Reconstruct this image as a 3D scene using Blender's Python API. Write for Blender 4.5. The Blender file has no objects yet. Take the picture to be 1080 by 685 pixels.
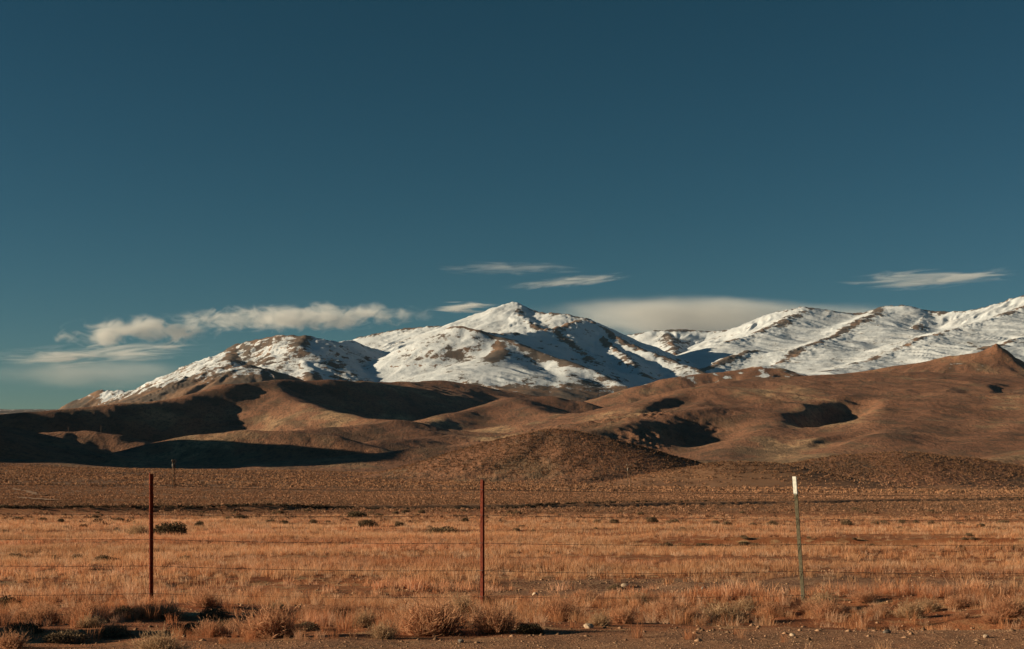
import bpy, math, random
import numpy as np
R_ = math.radians
scene = bpy.context.scene
col = scene.collection
# ------------------------------------------------------------------ camera, sky, sun, exposure
cam_d = bpy.data.cameras.new("camera"); cam = bpy.data.objects.new("camera", cam_d); col.objects.link(cam)
cam.location = (0, 0, 1.6); cam.rotation_euler = (R_(90), 0, 0)
cam_d.sensor_width = 36; cam_d.lens = 50; cam_d.shift_y = 162.5/1080
cam_d.clip_start = .1; cam_d.clip_end = 200000
scene.camera = cam

SUN_EL, SUN_AZ = 12.5, 265.0        # azimuth clockwise from +Y: the sun stands square to the left
world = bpy.data.worlds.new("World"); scene.world = world; world.use_nodes = True
nt = world.node_tree; nt.nodes.clear()
sky = nt.nodes.new('ShaderNodeTexSky'); sky.sky_type = 'NISHITA'; sky.sun_disc = False
sky.sun_elevation = R_(SUN_EL); sky.sun_rotation = R_(SUN_AZ)
sky.altitude = 1400; sky.air_density = 1.0; sky.dust_density = .1; sky.ozone_density = 3.0
# the photograph's deep teal sky: each channel of the physical sky gets its own contrast
sep = nt.nodes.new('ShaderNodeSeparateColor'); comb = nt.nodes.new('ShaderNodeCombineColor'); nt.links.new(sky.outputs[0], sep.inputs[0])
for i, (k, g) in enumerate(((.225, 1.85), (.395, 1.36), (.245, 1.53))):
    p = nt.nodes.new('ShaderNodeMath'); p.operation = 'POWER'; p.inputs[1].default_value = g
    m = nt.nodes.new('ShaderNodeMath'); m.operation = 'MULTIPLY'; m.inputs[1].default_value = k
    nt.links.new(sep.outputs[i], p.inputs[0]); nt.links.new(p.outputs[0], m.inputs[0]); nt.links.new(m.outputs[0], comb.inputs[i])
bg = nt.nodes.new('ShaderNodeBackground'); bg.inputs[1].default_value = .05
wo = nt.nodes.new('ShaderNodeOutputWorld')
nt.links.new(comb.outputs[0], bg.inputs[0]); nt.links.new(bg.outputs[0], wo.inputs[0])

sun_d = bpy.data.lights.new("sun", 'SUN'); sun = bpy.data.objects.new("sun", sun_d); col.objects.link(sun)
sun_d.energy = 5.0; sun_d.angle = R_(.5); sun_d.color = (1, .86, .60)
sun.rotation_euler = (R_(90-SUN_EL), 0, R_(180-SUN_AZ))
scene.view_settings.view_transform = 'Standard'; scene.view_settings.look = 'None'
scene.view_settings.exposure = .40; scene.view_settings.gamma = 1; scene.view_settings.use_curve_mapping = False
scene.cycles.use_denoising = True
scene.cycles.max_bounces = 5; scene.cycles.diffuse_bounces = 2; scene.cycles.glossy_bounces = 1
scene.cycles.transmission_bounces = 2; scene.cycles.transparent_max_bounces = 8; scene.cycles.volume_bounces = 3
scene.cycles.volume_step_rate = 1.0
# ------------------------------------------------------------------ terrain function
F = 1500.0          # focal length in photo pixels (1080 wide)
HZ = 505.0          # eye level row
CZ = 1.6            # camera height
rng = np.random.default_rng(7)
_perm = rng.permutation(4096)
_g = rng.uniform(0, 2*np.pi, 4096); _gx = np.cos(_g); _gy = np.sin(_g)

def noise(x, y):
    xi = np.floor(x).astype(np.int64); yi = np.floor(y).astype(np.int64)
    xf = x-xi; yf = y-yi
    u = xf*xf*xf*(xf*(xf*6-15)+10); v = yf*yf*yf*(yf*(yf*6-15)+10)
    def g(i, j, a, b):
        h = _perm[(_perm[i & 4095]+j) & 4095]
        return _gx[h]*a+_gy[h]*b
    n00 = g(xi, yi, xf, yf); n10 = g(xi+1, yi, xf-1, yf)
    n01 = g(xi, yi+1, xf, yf-1); n11 = g(xi+1, yi+1, xf-1, yf-1)
    a = n00+u*(n10-n00); b = n01+u*(n11-n01)
    return (a+v*(b-a))*1.5

def fbm(x, y, wl, oct=4, gain=.5, ridged=False):
    s = 0; a = 1; t = 0; f = 1/wl
    for i in range(oct):
        n = noise(x*f+17.3*i, y*f-9.1*i)
        if ridged: n = 1-2*np.abs(n)
        s = s+a*n; t += a; a *= gain; f *= 2.03
    return s/t

def smax(a, b, k):
    h = np.maximum(k-np.abs(a-b), 0)/k
    return np.maximum(a, b)+h*h*k*.25

def sstep(a, b, x):
    t = np.clip((x-a)/(b-a), 0, 1); return t*t*(3-2*t)

# valley floor: eye-level relative height by distance, at left / middle / right of the view
FD = np.array([2, 6, 8, 10.5, 13, 15.4, 20, 30, 50, 80, 120, 150, 200, 250, 400, 600, 1000, 1400, 2000, 2600, 4000, 7000, 9000, 14000, 26000], float)
FL = np.array([-.90, -.92, -.97, -1.10, -1.27, -1.36, -1.45, -1.62, -1.95, -2.45, -2.84, -3.1, -3.5, -3.9, -4.6, -3.2, 4, 11.5, 16, 24, 72, 225, 370, 640, 1200])
FM = np.array([-.90, -.92, -.97, -1.10, -1.27, -1.37, -1.45, -1.62, -1.95, -2.45, -2.84, -3.2, -3.5, -3.95, -5.2, -5.6, -3.6, 4, 14, 28, 100, 250, 370, 640, 1200])
FR = np.array([-.90, -.92, -.97, -1.08, -1.24, -1.31, -1.42, -1.62, -1.95, -2.45, -2.84, -3.2, -3.5, -3.85, -5.6, -6.9, -8, -6.8, 6, 30, 100, 260, 380, 640, 1200])

def floor_z(x, y):
    yy = np.maximum(y, 2.0); l = np.log(yy); L = np.log(FD)
    a = np.interp(l, L, FL); b = np.interp(l, L, FM); c = np.interp(l, L, FR)
    u = np.clip(x/yy, -.8, .6)/.36
    return np.where(u < 0, b+(a-b)*(-u), b+(c-b)*u)

def W(px, py, D):
    return (px-540)/F*D, D, (HZ-py)/F*D

# ridges: crest polyline (px, py, km), slope on the left side, slope on the right side (looking along
# the line), crest rounding in m, gully spacing, gully depth
RIDGES = []
def R(pts, sl, sr, r=20, gl=120, gd=10, k=25, wob=1.0):
    RIDGES.append((np.array([W(a, b, c*1000) for a, b, c in pts]), sl, sr, r, gl, gd, k, wob))

# -- foothills, left
R([(-560,330,2.45),(-420,345,2.75),(-290,362,3.1),(-180,392,3.25),(-70,428,3.25),(0,437,3.2),(60,434,3.35),(120,428,3.5),(200,418,3.8),(250,408,4.0),(300,403,4.2)], .30, .52, 40, 170, 6)
R([(255,408,4.0),(300,403,4.2),(345,401,4.35),(400,404,4.7),(450,412,4.95),(505,432,5.15)], .30, .46, 30, 260, 7)
R([(292,405,4.2),(305,420,3.85),(335,432,3.6),(370,439,3.4),(405,444,3.25),(440,455,3.05)], .3, .34, 28, 120, 8)
R([(370,405,5.0),(420,403,5.3),(470,402,5.6),(520,410,5.7),(560,425,5.7)], .25, .25, 40, 120, 10)
R([(420,452,3.6),(470,440,4.0),(510,430,4.3),(545,422,4.5),(575,419,4.6),(605,424,4.6),(640,438,4.5)], .28, .32, 30, 130, 10)
R([(545,422,4.5),(560,432,4.15),(590,440,3.9),(620,450,3.7)], .25, .3, 25, 100, 8)
R([(280,458,2.9),(330,452,3.0),(380,447,3.1),(430,445,3.2),(470,452,3.2)], .24, .26, 25, 100, 5)
R([(380,470,2.4),(430,462,2.6),(480,459,2.8),(540,463,2.8)], .24, .26, 25, 100, 5)
# near low hills on the left and the hill outside the frame whose shadow fills the hollow
R([(-360,362,1.50),(-280,330,1.62),(-255,320,1.72),(-262,328,1.94)], .5, .60, 20, 110, 5)
R([(-90,438,1.82),(-40,445,1.85),(10,451,1.9),(50,463,1.95),(90,476,2.0),(130,486,2.0)], .34, .30, 25, 90, 6)
R([(10,463,2.35),(50,457,2.4),(90,456,2.45),(120,460,2.45),(135,470,2.4)], .22, .3, 20, 80, 5)
R([(178,470,2.12),(212,459,2.15),(258,453,2.17),(300,454,2.17),(342,460,2.15),(388,473,2.10)], .26, .30, 25, 90, 4)
R([(-420,452,1.42),(-200,470,1.45),(-60,484,1.47),(40,491,1.48)], .3, .26, 18, 80, 4)
R([(340,486,1.7),(400,479,1.75),(450,473,1.8),(510,470,1.85),(560,480,1.85)], .16, .17, 20, 80, 4)
# the rounded sagebrush hill in the middle and the low ones to its right
R([(425,500,1.15),(470,490,1.17),(520,473,1.18),(560,459,1.18),(588,453,1.18),(610,458,1.17),(648,475,1.14),(684,493,1.11)], .30, .29, 16, 60, 3.5, 6)
R([(690,502,.93),(730,494,.93),(770,487.5,.94),(800,488,.94),(840,496,.93),(880,503,.92)], .24, .22, 16, 70, 1.6, 6)
R([(800,500,1.06),(850,488,1.08),(900,480,1.1),(950,477,1.1),(1000,482,1.1),(1050,491,1.08),(1120,500,1.05)], .22, .2, 20, 80, 2, 6)
R([(1000,496,1.5),(1080,480,1.6),(1150,465,1.7),(1300,450,1.8)], .2, .2, 20, 60, 3, 8)
# -- foothills, right
R([(580,473,2.4),(612,458,2.65),(645,443,2.95),(690,424,3.3),(740,409,3.7),(790,399,4.1),(840,398,4.3),(900,395,4.3),(960,393.5,4.3),(1020,395,4.25),(1080,403,4.2),(1180,410,4.1),(1350,400,4.0)], .3, .135, 60, 160, 7)
R([(585,462,2.35),(640,449,2.5),(690,439,2.7),(740,432,2.95),(790,431,3.15),(840,429,3.25)], .15, .42, 18, 45, 12)
R([(800,432,3.1),(806,448,2.75),(796,463,2.4),(770,478,2.1),(740,489,1.9)], .18, .27, 25, 80, 5)
R([(835,425,3.2),(885,428,3.1),(925,436,2.9),(915,452,2.5),(890,470,2.15),(860,484,1.9)], .17, .26, 25, 90, 5)
R([(1000,420,3.4),(980,440,2.9),(950,455,2.5),(930,470,2.15)], .17, .25, 25, 90, 5)
R([(1120,425,3.2),(1090,445,2.7),(1060,460,2.3),(1020,475,2.0)], .17, .25, 25, 90, 5)
R([(1220,430,2.9),(1180,450,2.4),(1120,465,2.1),(1080,480,1.9)], .17, .25, 25, 90, 5)
# butte
R([(850,398,5.0),(920,390,4.95),(965,383,4.9),(1000,376,4.85),(1022,374,4.8)], .32, .32, 20, 110, 6)
R([(1030,373,4.8),(1038,367,4.78),(1046,363,4.76),(1053,367,4.74),(1060,375,4.7),(1068,388,4.65),(1100,398,4.5)], .9, .8, 5, 30, 9)
R([(1100,385,6.3),(1180,365,6.4),(1300,350,6.5)], .3, .3, 20, 90, 12)
R([(590,436,5.5),(640,419,5.6),(680,407,5.7),(715,398,5.8),(760,393,5.9),(800,386,6.0),(815,388,6.0),(850,400,5.9),(885,410,5.8)], .3, .3, 25, 130, 8)
NF = len(RIDGES)
# -- mountains
R([(101,419,11.15),(106,413,11.1),(114,413,11.0),(130,413,10.9),(165,408,10.6),(200,394,10.3),(245,369,9.9),(270,361,9.7),(290,357,9.5),(320,353,9.3),(345,359,9.5),(365,372,9.8),(385,386,10.1),(410,402,10.5)], .65, .56, 22, 150, 24)
R([(340,362,10.2),(352,361,10.6),(370,362,11.2),(390,368,11.8),(417,375,12.3),(445,384,12.8)], .46, .5, 25, 120, 8)
R([(320,353,9.3),(313,368,8.9),(322,388,8.5),(338,408,8.0),(350,425,7.6)], .36, .5, 25, 110, 30)
R([(250,367,9.85),(240,385,8.9),(225,400,8.4),(200,415,8.0)], .3, .45, 25, 110, 28)
R([(165,408,10.6),(150,418,9.9),(140,426,9.3)], .3, .4, 25, 110, 20)
R([(170,417,8.0),(205,401,7.7),(235,388,7.55),(262,384,7.5),(285,392,7.45),(305,406,7.4),(330,420,7.3)], .35, .4, 25, 100, 20)
R([(340,378,14.4),(365,364,14.2),(385,357,14),(400,353,13.9),(430,347,13.7),(470,345,13.4),(490,342,13.3),(512,336,13.1),(527,329,12.9),(539,321,12.75),(548,321,12.7),(560,327,12.6),(580,331,12.4),(600,332,12.2),(618,336,12.1),(630,344,11.9),(655,357,11.5),(690,372,11.0),(730,388,10.5),(770,402,10.1),(810,416,9.8)], .5, .38, 25, 160, 22)
R([(604,334,12.8),(616,346,12.2),(636,356,11.6),(654,372,10.9),(672,390,10.2),(690,405,9.7)], .42, .5, 20, 120, 22)
R([(548,322,12.7),(552,336,12.1),(575,352,11.5),(610,372,10.8),(640,392,10.1),(665,408,9.5)], .36, .42, 25, 120, 22)
R([(372,403,10.0),(400,388,9.8),(440,365,9.6),(470,350,9.4),(487,345.5,9.3),(505,349,9.2),(530,357,9.1),(560,369,8.9),(590,379,8.7),(620,390,8.4),(650,405,8.1),(680,423,7.8)], .46, .50, 30, 230, 30)
R([(528,328,12.85),(536,323,12.8),(541,320,12.75),(549,321,12.7),(562,328,12.6)], .8, .8, 6, 90, 14)
R([(530,358,9.1),(520,378,8.6),(505,400,8.1)], .3, .3, 45, 120, 14)
R([(600,383,8.6),(600,398,8.2),(590,414,7.8)], .34, .36, 35, 100, 12)
R([(480,346,9.35),(500,350,9.9),(530,353,10.5),(560,352,11.0),(590,346,11.4),(612,338,11.8)], .46, .46, 20, 160, 18)
R([(610,385,17.5),(640,364,17),(665,354,16.8),(690,349,16.6),(715,348,16.5),(745,350,16.5),(775,348,16.3),(800,340,16),(820,331,15.8),(838,327,15.6),(850,325,15.6),(878,330,15.6),(900,332,15.7),(915,330,15.5),(935,324,15.4),(955,323,15.3),(975,329,15.2),(1000,330,15),(1030,327,14.8),(1060,318,14.6),(1080,312,14.5),(1150,300,14.2),(1350,310,14)], .5, .40, 35, 220, 34)
R([(935,325,15.4),(905,341,14.3),(872,358,13.0),(848,366,11.9),(805,392,10.6)], .21, .27, 80, 160, 20)
R([(850,326,15.6),(825,342,14.6),(795,352,13.8),(765,362,13.1)], .22, .34, 45, 160, 14)
R([(1095,318,14.4),(1050,337,13.2),(1005,350,12.4),(968,358,11.6),(915,380,10.6),(870,393,9.6)], .22, .28, 80, 160, 22)
R([(1150,330,13.4),(1100,350,12.2),(1060,362,11.2),(1010,376,10.2),(960,390,9.2)], .24, .30, 60, 160, 20)
R([(1000,351,12.5),(1020,362,11.6),(1040,372,10.9),(1050,385,10.2)], .4, .42, 20, 90, 20)
R([(1045,340,13.2),(1070,352,12.4),(1085,365,11.6),(1095,380,10.8)], .4, .42, 20, 90, 20)
R([(812,374,12.2),(788,371,11.9),(760,382,11.3),(735,396,10.6),(715,412,10.0)], .34, .34, 35, 120, 16)
R([(975,330,15.2),(968,345,14.2),(975,358,13.2)], .4, .44, 25, 110, 20)
R([(700,350,16.6),(712,368,15.2),(720,385,13.6)], .4, .44, 35, 140, 22)

# bowls scooped from the slopes: (px, D, half width m, half depth m, depth m)
BOWLS = [(884, 3020, 66, 300, 40, .43), (893, 2300, 34, 150, 9, .43), (735, 2650, 95, 200, 14, .1), (1060, 3600, 36, 160, 8, .43),
         (712, 3250, 45, 200, 12, .35)]

def terrain(x, y, lo=0, hi=None, want=False):
    """height (camera-relative metres); also the crest closeness used for wind-bared rock"""
    f = floor_z(x, y)
    far = sstep(600, 3000, y)
    wx = x+fbm(x+5000, y, 1700, 2)*70*sstep(9000,11000,y)+fbm(x, y, 420, 3)*34*far+fbm(x+999, y, 90, 2)*7*far
    wy = y+fbm(x+333, y+777, 420, 3)*34*far+fbm(x, y+555, 90, 2)*7*far
    z = f+fbm(x, y, 60, 3)*np.clip((y-150)/400, 0, 1)*1.2+fbm(x, y, 500, 3)*np.clip((y-1300)/3000, 0, 1)*14
    crest = np.full(x.shape, 1e4)
    for (P, sl, sr, r, gl, gd, k, wob) in RIDGES[lo:hi]:
        zlo = P[:, 2].min(); zhi = P[:, 2].max(); reach = (zhi-min(zlo, 0))/min(sl, sr)+150
        m = (x > P[:, 0].min()-reach) & (x < P[:, 0].max()+reach) & (y > P[:, 1].min()-reach) & (y < P[:, 1].max()+reach)
        if not m.any(): continue
        X = wx[m]; Y = wy[m]; best = np.full(X.shape, -1e9); bs = np.zeros(X.shape); bd = np.full(X.shape, 1e9)
        ax = P[-1]-P[0]; ax = ax[:2]/np.hypot(*ax[:2])
        for i in range(len(P)-1):
            a = P[i]; b = P[i+1]; dx, dy = b[0]-a[0], b[1]-a[1]; L2 = dx*dx+dy*dy; L = math.sqrt(L2)
            t = np.clip(((X-a[0])*dx+(Y-a[1])*dy)/L2, 0, 1)
            qx = X-a[0]-t*dx; qy = Y-a[1]-t*dy
            d = np.hypot(qx, qy)
            side = (dx*qy-dy*qx)/(L*np.maximum(d, 1e-3))          # +1 left of the line
            sl_ = sr+(sl-sr)*(side*.5+.5)
            zz = a[2]+t*(b[2]-a[2])-sl_*(np.sqrt(d*d+r*r)-r)
            w = zz > best
            best = np.where(w, zz, best); bd = np.minimum(bd, d)
        bs = X*ax[0]+Y*ax[1]; bt = X*ax[1]-Y*ax[0]
        wv = noise(X/(gl*2.2)+3.1, Y/(gl*2.2))*gl*.8+noise(X/(gl*6), Y/(gl*6)+2)*gl*1.6
        g = noise((bs+wv)/gl, bt/(gl*5)+gl % 7)
        g = (1-np.abs(g)*2)*.7+.3*(1-2*np.abs(noise((bs+wv*.7)/gl*2.6, bt/(gl*2.4)+5)))
        amp = gd*np.clip(bd/(gl*1.6), 0, 1)*np.clip(1.3-bd/(gl*14), .25, 1)
        best = best+amp*(g-.45)
        z[m] = smax(z[m], best, k)
        crest[m] = np.where(z[m]-best < 8, np.minimum(crest[m], bd), crest[m])
    for (px, D, rx, ry, dep, an) in BOWLS:
        cx = (px-540)/F*D; ca, sa = math.cos(an), math.sin(an)
        p_ = ((wx-cx)*ca-(wy-D)*sa)/rx; q = p_*p_+(((wx-cx)*sa+(wy-D)*ca)/ry)**2
        z = z-dep*np.exp(-q*q)*np.clip(1-.3*p_, .3, 1.6)
    # erosion detail
    hillm = sstep(900, 1800, y)*(1-sstep(6500, 7500, y))*sstep(8, 50, z-f)
    z = z+hillm*(fbm(wx+fbm(x, y, 300, 2)*60, wy*.8, 260, 4, .5, True)-.3)*5.5
    am = sstep(5500, 8500, y)*sstep(0, 300, z-f+100)
    bend = fbm(x, y, 2500, 2)*500
    rough = 1+2.4*sstep(-.10, -.16, x/y)
    if hi is None or hi > NF:
        z = z+am*(fbm(x, y, 380, 5, .52, True)-.35)*8*rough
        z = z+am*(fbm(x+bend, y, 900, 3, .5, True)-.3)*16
    z = z+sstep(900, 2500, y)*(1-am)*fbm(x, y, 55, 3)*1.3
    z = z+am*np.exp(-(crest/170)**2)*(fbm(x, y, 150, 4, .6, True)-.35)*21*sstep(8500, 12000, y)
    # banks and hummocks of the near ground
    near = np.clip(1-(y-120)/300, 0, 1)
    bank = 118+np.clip(x/y/.36+1, 0, 2)**2*33+fbm(x, y, 30, 2)*4
    z = z+.42*sstep(-1.0, 1.0, y-bank)*np.clip(1-(y-bank)/120, 0, 1)
    b2 = 40-x*.25+fbm(x+50, y, 9, 2)*1.2
    z = z+.22*sstep(-.3, .3, y-b2)*np.clip(1-(y-b2)/14, 0, 1)*sstep(2, 6, x+fbm(x, y, 4, 2)*3)
    z = z+.85*np.exp(-((x+5.7+noise(x*0, y/1.3)*.5)/.85)**2)*sstep(7.6, 8.6, y)*(1-sstep(11.8, 13.2, y))*(.75+.5*noise(x*0+4, y/.9))  # added mound left of the frame, there to shade the bottom-left verge
    ny = np.clip(1-(y-20)/50, 0, 1)
    z = z+near*(fbm(x*.7, y, 4.2, 3)*.13*(1+.7*sstep(9,10,y)*(1-sstep(14,16,y)))+fbm(x, y, 14, 2)*.13)*(.35+.65*sstep(9.5, 12.5, y+noise(x/3, y/3)))
    z = z+ny*fbm(x, y, .8, 3)*.028
    # ditch running along the verge, between the shoulder and the fence, and the bare cut behind the middle post
    dl = y-(12.4+noise(x/2.5, 3.3)*.5)
    z = z-.16*np.exp(-(dl/.55)**2)*sstep(-.6, .3, noise(x/1.8, 7.7)+.25*(x < -1.5)+.1)
    dl = y-(19.4+noise(x/3, 9.3)*.5+.0*x)
    z = z-.20*np.exp(-(dl/.7)**2)*sstep(.0, .3, noise(x/3.4+.9, 2.2)+.15)
    if want: return z+CZ, crest
    return z+CZ
# ------------------------------------------------------------------ material helpers
def mat(name, base=(.3, .3, .3), rough=.9, spec=.2):
    m = bpy.data.materials.new(name); m.use_nodes = True; t = m.node_tree
    b = t.nodes['Principled BSDF']; b.inputs['Base Color'].default_value = (*base, 1)
    b.inputs['Roughness'].default_value = rough; b.inputs['Specular IOR Level'].default_value = spec
    return m, t, b
def N(t, kind, **kw):
    n = t.nodes.new(kind)
    for k, v in kw.items():
        if k.startswith('i_'): n.inputs[k[2:].replace('_', ' ')].default_value = v
        elif k.startswith('n'): n.inputs[int(k[1:])].default_value = v
        else: setattr(n, k, v)
    return n
def attr(t, name): n = t.nodes.new('ShaderNodeAttribute'); n.attribute_name = name; return n
def pos(t, scale=(1, 1, 1)):
    g = t.nodes.new('ShaderNodeNewGeometry'); m = t.nodes.new('ShaderNodeMapping'); m.inputs['Scale'].default_value = scale
    t.links.new(g.outputs['Position'], m.inputs['Vector']); return m.outputs[0]
def nz(t, scale, detail=4, rough=.55, sc=(1, 1, 1)):
    n = N(t, 'ShaderNodeTexNoise'); n.inputs['Scale'].default_value = scale; n.inputs['Detail'].default_value = detail
    n.inputs['Roughness'].default_value = rough; t.links.new(pos(t, sc), n.inputs['Vector']); return n.outputs['Fac']
def mth(t, op, a, b=None, clamp=False):
    n = t.nodes.new('ShaderNodeMath'); n.operation = op; n.use_clamp = clamp
    for i, v in enumerate((a, b)):
        if v is None: continue
        if isinstance(v, (int, float)): n.inputs[i].default_value = v
        else: t.links.new(v, n.inputs[i])
    return n.outputs[0]
def ss(t, v, a, b):
    n = t.nodes.new('ShaderNodeMapRange'); n.interpolation_type = 'SMOOTHSTEP'; t.links.new(v, n.inputs[0])
    n.inputs[1].default_value = a; n.inputs[2].default_value = b; return n.outputs[0]
def mix(t, f, a, b):
    n = t.nodes.new('ShaderNodeMix'); n.data_type = 'RGBA'
    if isinstance(f, (int, float)): n.inputs[0].default_value = f
    else: t.links.new(f, n.inputs[0])
    for i, v in ((6, a), (7, b)):
        if isinstance(v, tuple): n.inputs[i].default_value = (*v, 1)
        else: t.links.new(v, n.inputs[i])
    return n.outputs[2]
def bump(t, b, h, dist, strength=1.0):
    n = t.nodes.new('ShaderNodeBump'); n.inputs['Strength'].default_value = strength; n.inputs['Distance'].default_value = dist
    t.links.new(h, n.inputs['Height']); t.links.new(n.outputs[0], b.inputs['Normal'])

def link(me, name, parent=None):
    o = bpy.data.objects.new(name, me); col.objects.link(o)
    if parent is not None: o.parent = parent
    return o
def np_mesh(name, V, faces, m=None, smooth=True, attrs=None):
    """V (n,3); faces (k, 3 or 4) int array; attrs {name: (n,4) colour or (n,) float}"""
    me = bpy.data.meshes.new(name); k, w = faces.shape
    me.vertices.add(len(V)); me.vertices.foreach_set('co', np.ascontiguousarray(V, dtype=np.float32).ravel())
    me.loops.add(k*w); me.loops.foreach_set('vertex_index', np.ascontiguousarray(faces, dtype=np.int32).ravel())
    me.polygons.add(k); me.polygons.foreach_set('loop_start', np.arange(0, k*w, w, dtype=np.int32))
    if smooth: me.polygons.foreach_set('use_smooth', np.ones(k, dtype=bool))
    for an, av in (attrs or {}).items():
        if av.ndim == 1:
            a = me.attributes.new(an, 'FLOAT', 'POINT'); a.data.foreach_set('value', av.astype(np.float32))
        else:
            a = me.attributes.new(an, 'FLOAT_COLOR', 'POINT')
            if av.shape[1] == 3: av = np.concatenate([av, np.ones((len(av), 1))], 1)
            a.data.foreach_set('color', av.astype(np.float32).ravel())
    me.update(calc_edges=True)
    if m: me.materials.append(m)
    return me
def grid_faces(r, c):
    i = np.arange(r*c).reshape(r, c)
    return np.stack([i[:-1, :-1], i[:-1, 1:], i[1:, 1:], i[1:, :-1]], -1).reshape(-1, 4)
def tag(o, label, cat, group=None):
    o['label'] = label; o['category'] = cat
    if group: o['group'] = group
    return o

# ------------------------------------------------------------------ ground, foothills, mountains
QUICK = False
st = 1/1500*(2.2 if QUICK else 1.06)
U = np.concatenate([np.linspace(-1.9, -.39, 150)[:-1], np.arange(-.39, .39, st), np.linspace(.392, 1.1, 60)])
def block(name, ys, m, lo, hi):
    u, y = np.meshgrid(U, ys); x = u*y
    z, crest = terrain(x, y, lo, hi, True)
    o = link(np_mesh(name, np.stack([x, y, z], -1).reshape(-1, 3), grid_faces(len(ys), len(U)), m,
                     attrs={'crest': crest.ravel()}), name)
    o['kind'] = 'structure'
    return o

# ground: dirt, straw litter, rubble bands, gravel shoulder
gm, t, b = mat("ground_dirt")
P = N(t, 'ShaderNodeSeparateXYZ'); g_ = t.nodes.new('ShaderNodeNewGeometry'); t.links.new(g_.outputs['Position'], P.inputs[0])
n1 = nz(t, .35, 5); n2 = nz(t, 3.0, 5); n3 = nz(t, 22, 4, .7); n4 = nz(t, .05, 4, sc=(.35, 1, 1)); n5 = nz(t, 70, 3, .7)
c = mix(t, ss(t, n1, .35, .65), (.33, .105, .042), (.41, .155, .066))
c = mix(t, ss(t, n2, .5, .7), c, (.55, .31, .155))
rub = mix(t, ss(t, n3, .42, .62), (.22, .105, .062), (.50, .29, .17))
yw = mth(t, 'ADD', P.outputs[1], mth(t, 'MULTIPLY', mth(t, 'SUBTRACT', n1, .5), 5.0))
band = mth(t, 'MULTIPLY', ss(t, yw, 16.6, 17.6), ss(t, yw, 21.6, 20.4)); band = mth(t, 'MULTIPLY', band, ss(t, mth(t, 'ADD', P.outputs[0], mth(t, 'MULTIPLY', mth(t, 'SUBTRACT', n4, .5), 8.0)), -1.5, .8))
c = mix(t, mth(t, 'MULTIPLY', band, .8), c, rub)
sh_edge = mth(t, 'ADD', P.outputs[1], mth(t, 'MULTIPLY', mth(t, 'SUBTRACT', n1, .5), 1.6))
sh_edge = mth(t, 'SUBTRACT', sh_edge, mth(t, 'MULTIPLY', P.outputs[0], .38))
sh = ss(t, sh_edge, 9.9, 9.1)
c = mix(t, mth(t, 'MULTIPLY', sh, .85), c, mix(t, ss(t, n3, .4, .65), (.30, .138, .072), (.50, .26, .145)))
farf = ss(t, P.outputs[1], 95, 150)
c = mix(t, farf, c, mix(t, ss(t, n4, .4, .6), (.27, .13, .07), (.34, .17, .09)))
c = mix(t, mth(t, 'MULTIPLY', farf, ss(t, n2, .55, .75)), c, (.18, .11, .07))
t.links.new(c, b.inputs['Base Color'])
h = mth(t, 'ADD', mth(t, 'MULTIPLY', n3, .6), mth(t, 'MULTIPLY', n5, .3)); bump(t, b, mth(t, 'ADD', h, n2), .05)

# foothill soil and dry grass
hm, t, b = mat("hill_soil")
g_ = t.nodes.new('ShaderNodeNewGeometry'); P = N(t, 'ShaderNodeSeparateXYZ'); t.links.new(g_.outputs['Position'], P.inputs[0])
a1 = nz(t, .0035, 5, .6, (1, .5, 1)); a2 = nz(t, .016, 6, .62, (1, .45, 1)); a3 = nz(t, .12, 5, .75, (1, .3, 1)); a4 = nz(t, .3, 3, .7, (1, .4, 1))
c = mix(t, ss(t, a1, .38, .62), (.255, .112, .062), (.37, .172, .095))
c = mix(t, mth(t, 'MULTIPLY', ss(t, mth(t, 'ADD', a1, mth(t, 'MULTIPLY', a2, .6)), .83, .96), .8), c, (.60, .38, .21))
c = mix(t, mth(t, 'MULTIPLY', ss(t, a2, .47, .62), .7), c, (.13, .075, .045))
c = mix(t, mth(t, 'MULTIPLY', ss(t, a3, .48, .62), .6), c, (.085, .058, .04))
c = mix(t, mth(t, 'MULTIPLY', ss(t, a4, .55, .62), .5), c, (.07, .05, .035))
# old snow lying in high hollows
sn = mth(t, 'ADD', mth(t, 'MULTIPLY', mth(t, 'SUBTRACT', P.outputs[2], 430), .004), mth(t, 'MULTIPLY', mth(t, 'SUBTRACT', a2, .5), 3.2))
c = mix(t, ss(t, sn, .18, .4), c, (.78, .78, .80))
t.links.new(c, b.inputs['Base Color']); bump(t, b, mth(t, 'ADD', a3, mth(t, 'MULTIPLY', a4, .3)), 3.0)

# mountains: snow over rock
mm, t, b = mat("mountain_snow")
g_ = t.nodes.new('ShaderNodeNewGeometry'); P = N(t, 'ShaderNodeSeparateXYZ'); t.links.new(g_.outputs['Position'], P.inputs[0])
Nn = N(t, 'ShaderNodeSeparateXYZ'); t.links.new(g_.outputs['Normal'], Nn.inputs[0])
m1 = nz(t, .0011, 5, .6); m2 = nz(t, .006, 6, .65, (1, .6, 1)); m3 = nz(t, .022, 6, .7, (1, .6, 1.6)); m4 = nz(t, .1, 3, .7)
cr = attr(t, 'crest').outputs['Fac']
rock = mix(t, ss(t, m2, .4, .6), (.28, .16, .10), (.13, .095, .075))
ux = mth(t, 'DIVIDE', P.outputs[0], P.outputs[1])
bare = mth(t, 'MULTIPLY', mth(t, 'SUBTRACT', m3, .5), 1.9)
bare = mth(t, 'ADD', bare, mth(t, 'MULTIPLY', mth(t, 'SUBTRACT', m2, .5), 1.8))
bare = mth(t, 'ADD', bare, mth(t, 'MULTIPLY', mth(t, 'SUBTRACT', m1, .5), .6))
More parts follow.
